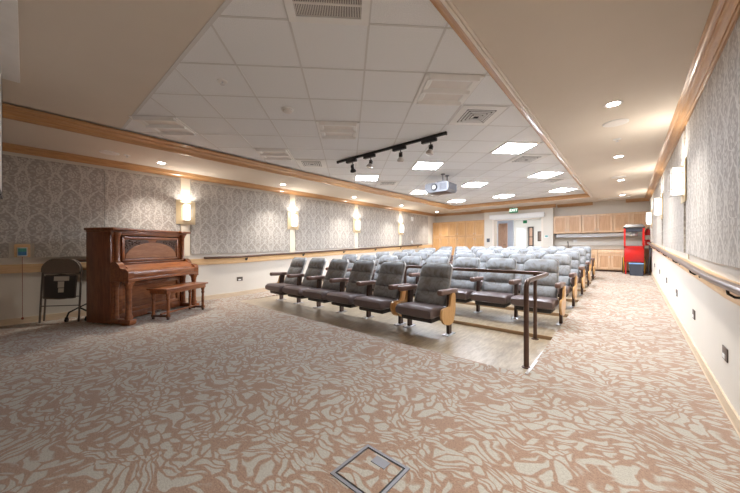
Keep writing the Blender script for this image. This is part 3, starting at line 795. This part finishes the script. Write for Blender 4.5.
# upper front panel
def upf(b):
    x0, x1, z0, z1 = .17, PL-.17, .99, 1.42
    bx(b, x0, x1, -.44, -.415, z0, z1)
    for (a, c, d, e) in ((x0, x0+.05, z0, z1), (x1-.05, x1, z0, z1), (x0, x1, z1-.05, z1), (x0, x1, z0, z0+.05)): bx(b, a, c, -.465, -.44, d, e, .008)
part('upper_panel', upf, PW, t)
xm, xr_, zb_, zt_ = PL/2, PL/2-.23, 1.05, 1.36
arc_pts = [(xm+xr_*math.cos(a), zb_+.27*math.sin(a)) for a in [PI*k/24 for k in range(25)]]
part('arched_panel', lambda b: prism(b, arc_pts, -.458, -.44, 'y'), M['archwood'], t)
def spandrel(sg):
    def f(b):
        pts = [(xm+sg*xr_*math.cos(a)*1.0, zb_+.27*math.sin(a)) for a in [PI/2*k/12 for k in range(2, 12)]]
        poly = pts+[(xm+sg*.1, zt_+.005), (xm+sg*(xr_+.01), zt_+.005)]
        prism(b, poly, -.446, -.44, 'y')
        random.seed(3)
        for k in range(46):        # carved leaves
            u = random.random()**.6; a = random.uniform(.25, 1.25)
            x = xm+sg*(xr_*math.cos(a)*(1-u)+(xr_*.98)*u*(.35+.65*math.cos(a))); z = (zb_+.27*math.sin(a))*(1-u)+(zt_-.01)*u
            if z > zt_-.008: z = zt_-.012
            lathe(b, [(.004, -.014), (.014, -.008), (.017, 0)], c=(x, -.446, z), n=7, axis='y')
    return f
part('carved_spandrel', spandrel(-1), M['pianodark'], t); part('carved_spandrel', spandrel(1), M['pianodark'], t)
# music ledge, fallboard, key bed
part('music_ledge', lambda b: (bx(b, .12, PL-.12, -.54, -.40, .965, .985, .005), bx(b, .12, PL-.12, -.52, -.42, .90, .965)), PW, t)
part('fallboard', lambda b: prism(b, rnd([(-.49, .73), (-.49, .95), (-.57, .945), (-.70, .88), (-.735, .84), (-.735, .73)], .02), .10, PL-.10, 'x'), PW, t)
part('key_bed', lambda b: (bx(b, .0, PL, -.78, -.42, .69, .74, .008), bx(b, .02, PL-.02, -.77, -.69, .74, .825, .01)), PW, t)
for x0 in (.0, PL-.10):
    part('key_cheek', lambda b: prism(b, rnd([(-.44, .73), (-.44, 1.0), (-.55, 1.0), (-.60, .95), (-.62, .90), (-.73, .89), (-.775, .85), (-.775, .73)], .03), x0, x0+.10, 'x'), PW, t)
for x in (.06, PL-.06):
    part('leg', lambda b: (lathe(b, [(.055, .09), (.055, .13), (.043, .16), (.040, .38), (.043, .56), (.05, .58), (.046, .60), (.062, .64), (.066, .685)], c=(x, -.715, 0), n=18), bx(b, x-.06, x+.06, -.775, -.655, .655, .69)), PW, t)
    part('rear_pilaster', lambda b: (lathe(b, [(.045, .09), (.036, .14), (.034, .40), (.036, .58), (.052, .64), (.054, .685)], c=(x, -.475, 0), n=16), bx(b, x-.05, x+.05, -.47, -.43, .09, .69)), PW, t)
    part('toe_block', lambda b: (bx(b, x-.06, x+.06, -.80, -.42, .02, .09, .008), bx(b, x-.05, x+.05, -.785, -.64, .0, .03)), PW, t)
def lop(b):
    x0, x1, z0, z1 = .12, PL-.12, .14, .64
    bx(b, x0, x1, -.425, -.40, z0, z1)
    for (a, c, d, e) in ((x0, x0+.07, z0, z1), (x1-.07, x1, z0, z1), (x0, x1, z1-.07, z1), (x0, x1, z0, z0+.07)): bx(b, a, c, -.45, -.425, d, e, .008)
part('lower_panel', lop, PW, t)
part('plinth', lambda b: (bx(b, .045, PL-.045, -.45, -.36, .03, .14, .008),), M['pianoside'], t)
def ped(b):
    for k in (-1, 0, 1): bx(b, PL/2+k*.09-.018, PL/2+k*.09+.018, -.53, -.44, .055, .068, .005)
part('pedals', ped, M['chrome'], t)
cs = part('caster', lambda b: (lathe(b, [(.025, -.012), (.025, .012)], c=(.06, -.05, .025), axis='x', n=14), lathe(b, [(.025, -.012), (.025, .012)], c=(PL-.06, -.05, .025), axis='x', n=14)), M['black'], t)

# bench
u = Vector((math.cos(AN), math.sin(AN), 0)); nn = Vector((-u.y, u.x, 0))*-1
t = thing('piano_bench', 'long reddish brown wooden piano bench in front of the piano', 'bench', (-6.27, 1.87, 0), AN)
part('seat', lambda b: (bx(b, -.50, .50, -.20, .20, .505, .535, .01), bx(b, -.46, .46, -.17, .17, .44, .505, .004)), PW, t)
for sx in (-1, 1):
    for sy in (-1, 1):
        part('leg', lambda b: (lathe(b, [(.032, .05), (.032, .08), (.022, .10), (.026, .2), (.02, .32), (.03, .36), (.022, .38), (.034, .43), (.034, .46)], c=(sx*.41, sy*.145, 0), n=14)), PW, t)
        part('foot', lambda b: lathe(b, [(.018, 0), (.026, .015), (.02, .03), (.03, .04), (.03, .05)], c=(sx*.41, sy*.145, 0), n=12), M['pianodark'], t)
    part('end_stretcher', lambda b: bx(b, sx*.41-.028, sx*.41+.028, -.17, .17, .045, .075, .005), M['pianodark'], t)
part('long_stretcher', lambda b: bx(b, -.41, .41, -.015, .015, .075, .10, .004), PW, t)

# ------------------------------------------------------------------ folding chair leaning on the wall
t = thing('folding_chair', 'folded grey padded metal chair leaning on the wall left of the piano', 'folding chair', (-7.12, .38, 0), math.radians(47))
t.rotation_euler = (math.radians(-4), 0, math.radians(50))
W_ = .28
def fcf(b):
    pts = [(-W_, -.02, 0), (-W_, -.02, .84)]+arc((-W_, -.02, 1.02), (0, 0, -1), (1, 0, 0), .16)+arc((W_, -.02, 1.02), (-1, 0, 0), (0, 0, -1), .16)+[(W_, -.02, .84), (W_, -.02, 0)]
    tube(b, pts, .014, 10); tube(b, [(-W_, -.02, .42), (W_, -.02, .42)], .008, 8); tube(b, [(-W_, -.02, .27), (W_, -.02, .27)], .008, 8)
part('frame', fcf, M['taupe'], t, 60)
for s in (-1, 1): part('leg', lambda b: tube(b, [(s*(W_-.03), .02, .02), (s*(W_-.03), .02, .74)], .012, 10), M['taupe'], t, 60)
bp = rnd([(-W_, .80), (W_, .80), (W_, .93), (.17, 1.045), (-.17, 1.045), (-W_, .93)], .10)
part('backrest_pad', lambda b: prism(b, bp, -.055, .0, 'y'), M['padgrey'], t)
def sp(b):
    prism(b, rnd([(-.225, .385), (.225, .385), (.235, .78), (-.235, .78)], .05), -.05, -.028, 'y')
part('seat_board', sp, M['slate'], t)
part('seat_pad_edge', lambda b: tube(b, [(-.225, -.045, .40), (-.235, -.045, .76)]+[(.0, -.045, .785)]+[(.235, -.045, .76), (.225, -.045, .40), (0, -.045, .385), (-.225, -.045, .40)], .011, 8), M['taupe'], t, 60)
part('paper_label', lambda b: bx(b, -.09, .13, -.052, -.0505, .68, .755), M['paper'], t)
part('paper_label', lambda b: bx(b, -.03, .06, -.052, -.0505, .57, .67), M['paper'], t)
part('paper_label', lambda b: bx(b, -.02, .06, -.052, -.0505, .49, .56), M['paper'], t)

# rolling stand foot beside the piano
t = thing('rolling_stand', 'black tube stand on small casters between folding chair and piano', 'stand', (-6.96, .66, 0), math.radians(50))
part('frame', lambda b: (tube(b, [(.05, .05, .12), (-.10, .02, .22), (-.2, -.05, .15), (-.22, -.07, .07)], .013, 10), tube(b, [(.05, .05, .12), (.06, -.05, .07)], .013, 10), tube(b, [(-.10, .02, .22), (.03, .1, .30), (.05, .1, .8)], .012, 10)), M['black'], t, 60)
for q in ((-.22, -.07), (.06, -.05)):
    part('caster', lambda b: (lathe(b, [(.03, -.013), (.03, .013)], c=(q[0], q[1], .03), axis='x', n=16), bx(b, q[0]-.018, q[0]+.018, q[1]-.012, q[1]+.012, .045, .075)), M['black'], t)

# ------------------------------------------------------------------ back wall cabinets
FB = fz(13.3)
def shaker(b, x0, x1, z0, z1, y, th=.032, st=.06):
    bx(b, x0+.004, x1-.004, y-th*.35, y, z0, z1)
    for a in ((x0, x0+st, z0, z1), (x1-st, x1, z0, z1), (x0+st, x1-st, z1-st, z1), (x0+st, x1-st, z0, z0+st)): bx(b, a[0], a[1], y-th, y-th*.5, a[2], a[3], .002, 1)
def cabinet(name, label, x0, x1, y0, y1, z0, z1, doors, mat, group, knobs=None):
    t = thing(name, label, 'cabinet', ((x0+x1)/2, y0, z0), 0, group); ox, oz = (x0+x1)/2, z0
    part('body', lambda b: bx(b, x0-ox+.002, x1-ox-.002, 0, y1-y0, 0, z1-z0), mat, t)
    for (kind, a, c, d, e, side) in doors:
        o = part(kind, lambda b: shaker(b, a-ox+.010, c-ox-.010, d-oz, e-oz, -.001) if kind == 'door' else bx(b, a-ox+.004, c-ox-.004, -.02, -.001, d-oz, e-oz, .003), mat, t)
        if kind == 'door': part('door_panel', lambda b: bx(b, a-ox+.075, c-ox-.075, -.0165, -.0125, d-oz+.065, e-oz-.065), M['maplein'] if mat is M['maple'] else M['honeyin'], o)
        hx = {'r': c-.04, 'l': a+.04, 'm': (a+c)/2}[side]-ox
        hz = (d+.10 if knobs == 'low' else e-.10)-oz if kind == 'door' else (d+e)/2-oz
        part('handle', lambda b: tube(b, [(hx, -.022, hz-.04), (hx, -.04, hz-.03), (hx, -.04, hz+.03), (hx, -.022, hz+.04)] if kind == 'door' else [(hx-.04, -.022, hz), (hx-.03, -.04, hz), (hx+.03, -.04, hz), (hx+.04, -.022, hz)], .006, 6), M['chrome'], o)
# left bank of tall cabinets, lower and upper
lx = [-7.44, -6.58, -5.72, -4.86]
nm = ['beside the left wall', 'in the middle', 'beside the doorway pier']
for i in range(3):
    a, c = lx[i], lx[i+1]; m = (a+c)/2
    cabinet('tall_cabinet', 'honey maple upper cabinet pair in the left bank, '+nm[i], a, c, PY, YB-.003, 1.70, 2.42, [('door', a, m, 1.72, 2.40, 'r'), ('door', m, c, 1.72, 2.40, 'l')], M['honey'], 'left bank upper cabinets', 'low')
    cabinet('tall_cabinet', 'honey maple lower cabinet pair in the left bank, '+nm[i], a, c, PY, YB-.003, FB+.02, 1.695, [('door', a, m, FB+.12, 1.67, 'r'), ('door', m, c, FB+.12, 1.67, 'l')], M['honey'], 'left bank lower cabinets')
# upper wall cabinets on the right
ux = [-2.19, -1.29, -.39, .545]
un = ['next to the doorway pier', 'in the middle of the run', 'above the popcorn cart']
for i in range(3):
    a, c = ux[i], ux[i+1]; m = (a+c)/2
    cabinet('wall_cabinet', 'pale maple wall cabinet '+un[i], a, c, PY, YB-.003, 1.72, 2.39, [('door', a, m, 1.73, 2.38, 'r'), ('door', m, c, 1.73, 2.38, 'l')], M['maple'], 'right wall cabinets', 'low')
bxs = [-2.19, -1.50, -.80, -.09, .545]
bn = ['next to the doorway pier', 'left of the middle', 'with a drawer above its doors, right of the seats', 'behind the popcorn cart']
for i in range(4):
    a, c = bxs[i], bxs[i+1]; m = (a+c)/2
    cabinet('base_cabinet', 'pale maple base cabinet '+bn[i], a, c, 13.2, YB-.003, FB+.06, 1.13, [('drawer', a, c, .97, 1.11, 'm'), ('door', a, m, FB+.09, .96, 'r'), ('door', m, c, FB+.09, .96, 'l')], M['maple'], 'base cabinets under the countertop')
struct('trim_14', lambda b: bx(b, -2.19, XR, 13.26, YB, FB-.03, FB+.06), M['pianodark'])
t = thing('countertop', 'speckled beige countertop over the base cabinets', 'countertop', (-.81, 13.48, 1.13))
part('slab', lambda b: bx(b, -1.385, 1.375, -.31, .29, 0, .04, .004), M['counter'], t)
part('backsplash', lambda b: bx(b, -1.385, 1.375, .27, .29, .04, .14), M['counter'], t)
t = thing('rolled_shade', 'long grey white rolled shade under the wall cabinets', 'roller shade', (-.9, 13.5, 1.66))
part('housing', lambda b: bx(b, -1.2, 1.35, -.04, .06, -.07, .025, .01), M['shell'], t)
part('hem_bar', lambda b: bx(b, -1.18, 1.33, -.03, -.01, -.09, -.07, .004), M['chrome'], t)
part('end_bracket', lambda b: bx(b, -1.25, -1.2, -.05, .06, -.07, .055), M['slate'], t)
t = thing('sink_faucet', 'dark gooseneck faucet standing on the countertop', 'faucet', (-1.72, 13.55, 1.17))
part('spout', lambda b: tube(b, [(0, 0, 0), (0, 0, .18), (.0, -.03, .24), (0, -.09, .25), (0, -.13, .19)], .014, 10), M['slate'], t, 60)
part('lever', lambda b: tube(b, [(.03, 0, .02), (.08, 0, .08)], .009, 8), M['slate'], t)
tag(part('wall_outlet', lambda b: bx(b, -1.58, -1.46, YB-.012, YB, 1.38, 1.50, .003), M['white']), 'white outlet plate on the wall above the countertop', 'outlet')
tag(part('light_switch', lambda b: bx(b, -4.75, -4.62, PY-.015, PY, 1.42, 1.58, .003), M['greyp']), 'grey switch plate on the pier left of the doorway', 'switch')
t = thing('thermostat', 'pale green thermostat on the pier right of the doorway', 'thermostat', (-2.42, PY, 1.62))
part('case', lambda b: bx(b, -.07, .07, -.03, 0, -.06, .06, .006), M['white'], t); part('display', lambda b: bx(b, -.045, .045, -.033, -.03, -.02, .04), M['teal'], t)
t = thing('door_shade', 'white roller shade box across the top of the doorway', 'roller shade', ((OX0+OX1)/2, PY-.02, 2.40))
part('housing', lambda b: bx(b, -1.06, 1.05, -.12, .0, 0, .19, .01), M['white'], t); part('hem_bar', lambda b: bx(b, -.96, .96, -.07, -.05, -.02, .0), M['alu'], t)
t = thing('exit_sign', 'green lit EXIT sign hanging above the doorway', 'exit sign', (-3.50, 12.95, 2.62))
part('panel', lambda b: bx(b, -.16, .16, -.012, .012, -.03, .17, .006), M['green'], t)
part('canopy', lambda b: (bx(b, -.1, .1, -.03, .03, .215, .24), tube(b, [(0, 0, .17), (0, 0, .22)], .01, 8)), M['white'], t)
cu = bpy.data.curves.new('exit_letters', 'FONT'); cu.body = 'EXIT'; cu.size = .15; cu.extrude = .002; cu.align_x = 'CENTER'; cu.align_y = 'CENTER'
tmp = bpy.data.objects.new('tmp', cu); C.objects.link(tmp); dg = bpy.context.evaluated_depsgraph_get()
me = bpy.data.meshes.new_from_object(tmp.evaluated_get(dg)); bpy.data.objects.remove(tmp); me.materials.clear(); me.materials.append(M['exitw'])
ob('letters', me, t, (0, -.016, .07), (PI/2, 0, 0))
# small devices on the left wall above the rail far end
tag(part('wall_speaker', lambda b: bx(b, XL+.032, XL+.10, 11.4, 11.52, 2.38, 2.56, .01), M['white']), 'small white box speaker high on the far left wall panel', 'speaker')
tag(part('wall_sensor', lambda b: bx(b, XL+.032, XL+.08, 11.42, 11.5, 1.36, 1.5, .01), M['white']), 'small white box low on the far left wall panel above the handrail', 'sensor')

# ------------------------------------------------------------------ popcorn cart, bin, extinguisher
PFZ = fz(12.9)
t = thing('popcorn_cart', 'red popcorn machine on a wheeled cart in the far right corner', 'popcorn machine', (.15, 12.84, PFZ))
z_ = lambda z: z-PFZ
part('roof', lambda b: loft(b, [[(-.25, -.25, z_(1.80)), (.25, -.25, z_(1.80)), (.25, .2, z_(1.80)), (-.25, .2, z_(1.80))], [(-.26, -.26, z_(1.845)), (.26, -.26, z_(1.845)), (.26, .21, z_(1.845)), (-.26, .21, z_(1.845))], [(-.20, -.2, z_(1.93)), (.20, -.2, z_(1.93)), (.20, .16, z_(1.93)), (-.20, .16, z_(1.93))]]), M['slate'], t)
part('header_band', lambda b: bx(b, -.225, .225, -.225, .18, z_(1.70), z_(1.80)), M['bin'], t)
def fr(b):
    for sx in (-1, 1):
        for y in (-.23, .18): bx(b, sx*.225-.022, sx*.225+.022, y-.02, y+.02, z_(1.18), z_(1.80))
    bx(b, -.245, .245, -.25, .2, z_(1.18), z_(1.24))
part('cabinet_frame', fr, M['red'], t)
part('glass_front', lambda b: bx(b, -.203, .203, -.232, -.226, z_(1.24), z_(1.70)), M['glass'], t)
part('kettle', lambda b: (lathe(b, [(.02, .10), (.07, .09), (.09, .05), (.09, -.02), (.06, -.05)], c=(0, -.02, z_(1.60)), n=18), tube(b, [(0, -.02, z_(1.68)), (0, -.02, z_(1.76))], .02, 8), bx(b, -.13, -.06, -.04, 0, z_(1.57), z_(1.62))), M['chrome'], t)
part('popcorn_tray', lambda b: bx(b, -.2, .2, -.2, .16, z_(1.24), z_(1.26)), M['chrome'], t)
part('cart_cabinet', lambda b: bx(b, -.235, .235, -.24, .2, z_(.74), z_(1.18), .008), M['red'], t)
for sx in (-1, 1):
    for y in (-.2, .17): part('leg', lambda b: bx(b, sx*.2-.018, sx*.2+.018, y-.018, y+.018, 0, z_(.74)), M['red'], t)
for sx in (-1, 1):
    w_ = part('wheel', lambda b: ([tube(b, [(sx*.275, .02+.25*math.cos(a)*.98, .27+.25*math.sin(a)*.98) for a in [2*PI*k/24 for k in range(25)]], .014, 8)]), M['black'], t, 60)
    def spk(b):
        for k in range(8):
            a = PI*k/8; tube(b, [(sx*.275, .02-.24*math.cos(a), .27-.24*math.sin(a)), (sx*.275, .02+.24*math.cos(a), .27+.24*math.sin(a))], .008, 6)
        tube(b, [(sx*.262, .02+.235*math.cos(a), .27+.235*math.sin(a)) for a in [2*PI*k/24 for k in range(25)]], .018, 6)
    part('spokes', spk, M['yellow'], w_)
t = thing('storage_bin', 'dark slate tub with blue lining under the popcorn cart', 'bin', (.20, 12.44, fz(12.32)))
part('tub', lambda b: loft(b, [[(x*k, y*k, z) for x, y in ((-.17, -.12), (.17, -.12), (.17, .12), (-.17, .12))] for z, k in ((0, .9), (.34, 1.0), (.345, 1.08), (.37, 1.08), (.37, .98), (.30, .96))]), M['bin'], t)
part('liner', lambda b: bx(b, -.178, .178, -.13, .13, .35, .385, .01), M['blue'], t)
t = thing('fire_extinguisher', 'red fire extinguisher hanging in the far right corner', 'fire extinguisher', (XR-.078, 12.98, 1.26))
part('cylinder', lambda b: lathe(b, [(.06, 0), (.072, .01), (.075, .04), (.075, .42), (.06, .47), (.028, .50), (.028, .52)], n=22), M['redd'], t, 40)
part('valve_handle', lambda b: (bx(b, -.02, .02, -.07, .03, .52, .545, .004), bx(b, -.015, .015, -.09, .03, .56, .575, .003)), M['black'], t)
part('hose', lambda b: tube(b, [(0, -.03, .53), (-.05, -.07, .50), (-.09, -.05, .35), (-.085, -.04, .15)], .012, 8), M['black'], t, 60)
part('paper_label', lambda b: lathe(b, [(.0755, .18), (.0762, .181), (.0762, .32), (.0755, .321)], n=22), M['paper'], t)
t = thing('coiled_hose', 'looped grey black hose hanging down the far right corner', 'hose', (XR-.062, 12.66, fz(12.66)))
part('loop', lambda b: tube(b, [(.0+.05*math.sin(2*PI*k/20), .12*math.cos(2*PI*k/20*1), .50+.42*math.sin(2*PI*k/20)) for k in range(21)], .016, 8), M['slate'], t, 60)
part('tail', lambda b: tube(b, [(.0, .02, .92), (.02, .0, .6), (-.03, -.02, .25), (.0, .0, .02)], .015, 8), M['greyp'], t, 60)

# ------------------------------------------------------------------ lobby beyond the doorway
LZ = fz(YB); LY = 19.2
struct('floor', lambda b: bx(b, -9.5, -.5, YB+.1, LY, LZ-.1, LZ), M['wall2'])
struct('ceiling', lambda b: bx(b, -9.5, -.5, YB+.1, LY, 2.75, 2.85), M['wall2'])
struct('wall_lobby', lambda b: (bx(b, -9.5, -.5, LY, LY+.1, LZ, 2.85), bx(b, -.6, -.5, YB+.1, LY, LZ, 2.85), bx(b, -9.6, -9.5, YB+.1, LY, LZ, 2.85)), M['wall2'])
struct('wall_lobby_return', lambda b: bx(b, -5.1, -4.35, 16.0, 16.12, LZ, 2.75), M['bluegrey']).name = 'wall_partition'
d = part('door_1', lambda b: bx(b, -4.62, -4.22, 14.6, 14.66, LZ, 2.30, .004), M['doorwood']); d['kind'] = 'structure'
part('door_handle', lambda b: tube(b, [(-4.28, 14.6, 1.3), (-4.28, 14.54, 1.3), (-4.38, 14.54, 1.3)], .012, 8), M['slate'], d)
d = part('door_2', lambda b: (bx(b, -5.02, -4.94, LY-.08, LY, LZ, 2.35), bx(b, -4.63, -4.46, LY-.08, LY, LZ, 2.35), bx(b, -4.94, -4.63, LY-.08, LY, 2.25, 2.35)), M['white']); d['kind'] = 'structure'
part('glass_pane', lambda b: bx(b, -4.94, -4.63, LY-.05, LY-.03, LZ, 2.25), M['daylight'], d)
d = part('window_1', lambda b: (bx(b, -4.38, -4.33, LY-.07, LY, .8, 2.35), bx(b, -4.16, -4.11, LY-.07, LY, .8, 2.35), bx(b, -4.33, -4.16, LY-.07, LY, 2.3, 2.35), bx(b, -4.33, -4.16, LY-.07, LY, 1.75, 1.79), bx(b, -4.33, -4.16, LY-.07, LY, 1.25, 1.29)), M['slate']); d['kind'] = 'structure'
part('window_pane', lambda b: bx(b, -4.33, -4.16, LY-.04, LY-.02, .8, 2.3), M['doorwood'], d)
t = thing('framed_picture', 'dark framed brown picture on the white lobby wall', 'picture', (-3.66, LY, 1.80))
part('frame', lambda b: (bx(b, -.24, .24, -.03, 0, -.28, -.24), bx(b, -.24, .24, -.03, 0, .24, .28), bx(b, -.24, -.2, -.03, 0, -.24, .24), bx(b, .2, .24, -.03, 0, -.24, .24), bx(b, -.02, .02, -.03, 0, -.24, .24)), M['slate'], t)
part('artwork', lambda b: bx(b, -.2, .2, -.015, -.005, -.24, .24), M['artbrown'], t)
t = thing('exit_sign', 'small green exit sign seen deep inside the lobby', 'exit sign', (-3.92, 16.5, 2.45))
part('panel', lambda b: bx(b, -.09, .09, -.015, .015, -.06, .09), M['green'], t); part('canopy', lambda b: bx(b, -.05, .05, -.02, .02, .09, .30), M['white'], t)
for q in ((-3.2, 15.4), (-4.6, 17.6), (-3.0, 17.8)):
    o = thing('lobby_ceiling_light', {15.4: 'lit lobby ceiling panel nearest the doorway', 17.6: 'lit lobby ceiling panel deep on the left', 17.8: 'lit lobby ceiling panel deep on the right'}[q[1]], 'ceiling light', (q[0], q[1], 2.75), 0, 'lobby ceiling lights')
    part('frame', lambda b: bx(b, -.33, .33, -.63, .63, -.01, 0), M['white'], o); part('diffuser', lambda b: bx(b, -.3, .3, -.6, .6, -.015, -.01), M['lobbylamp'], o)
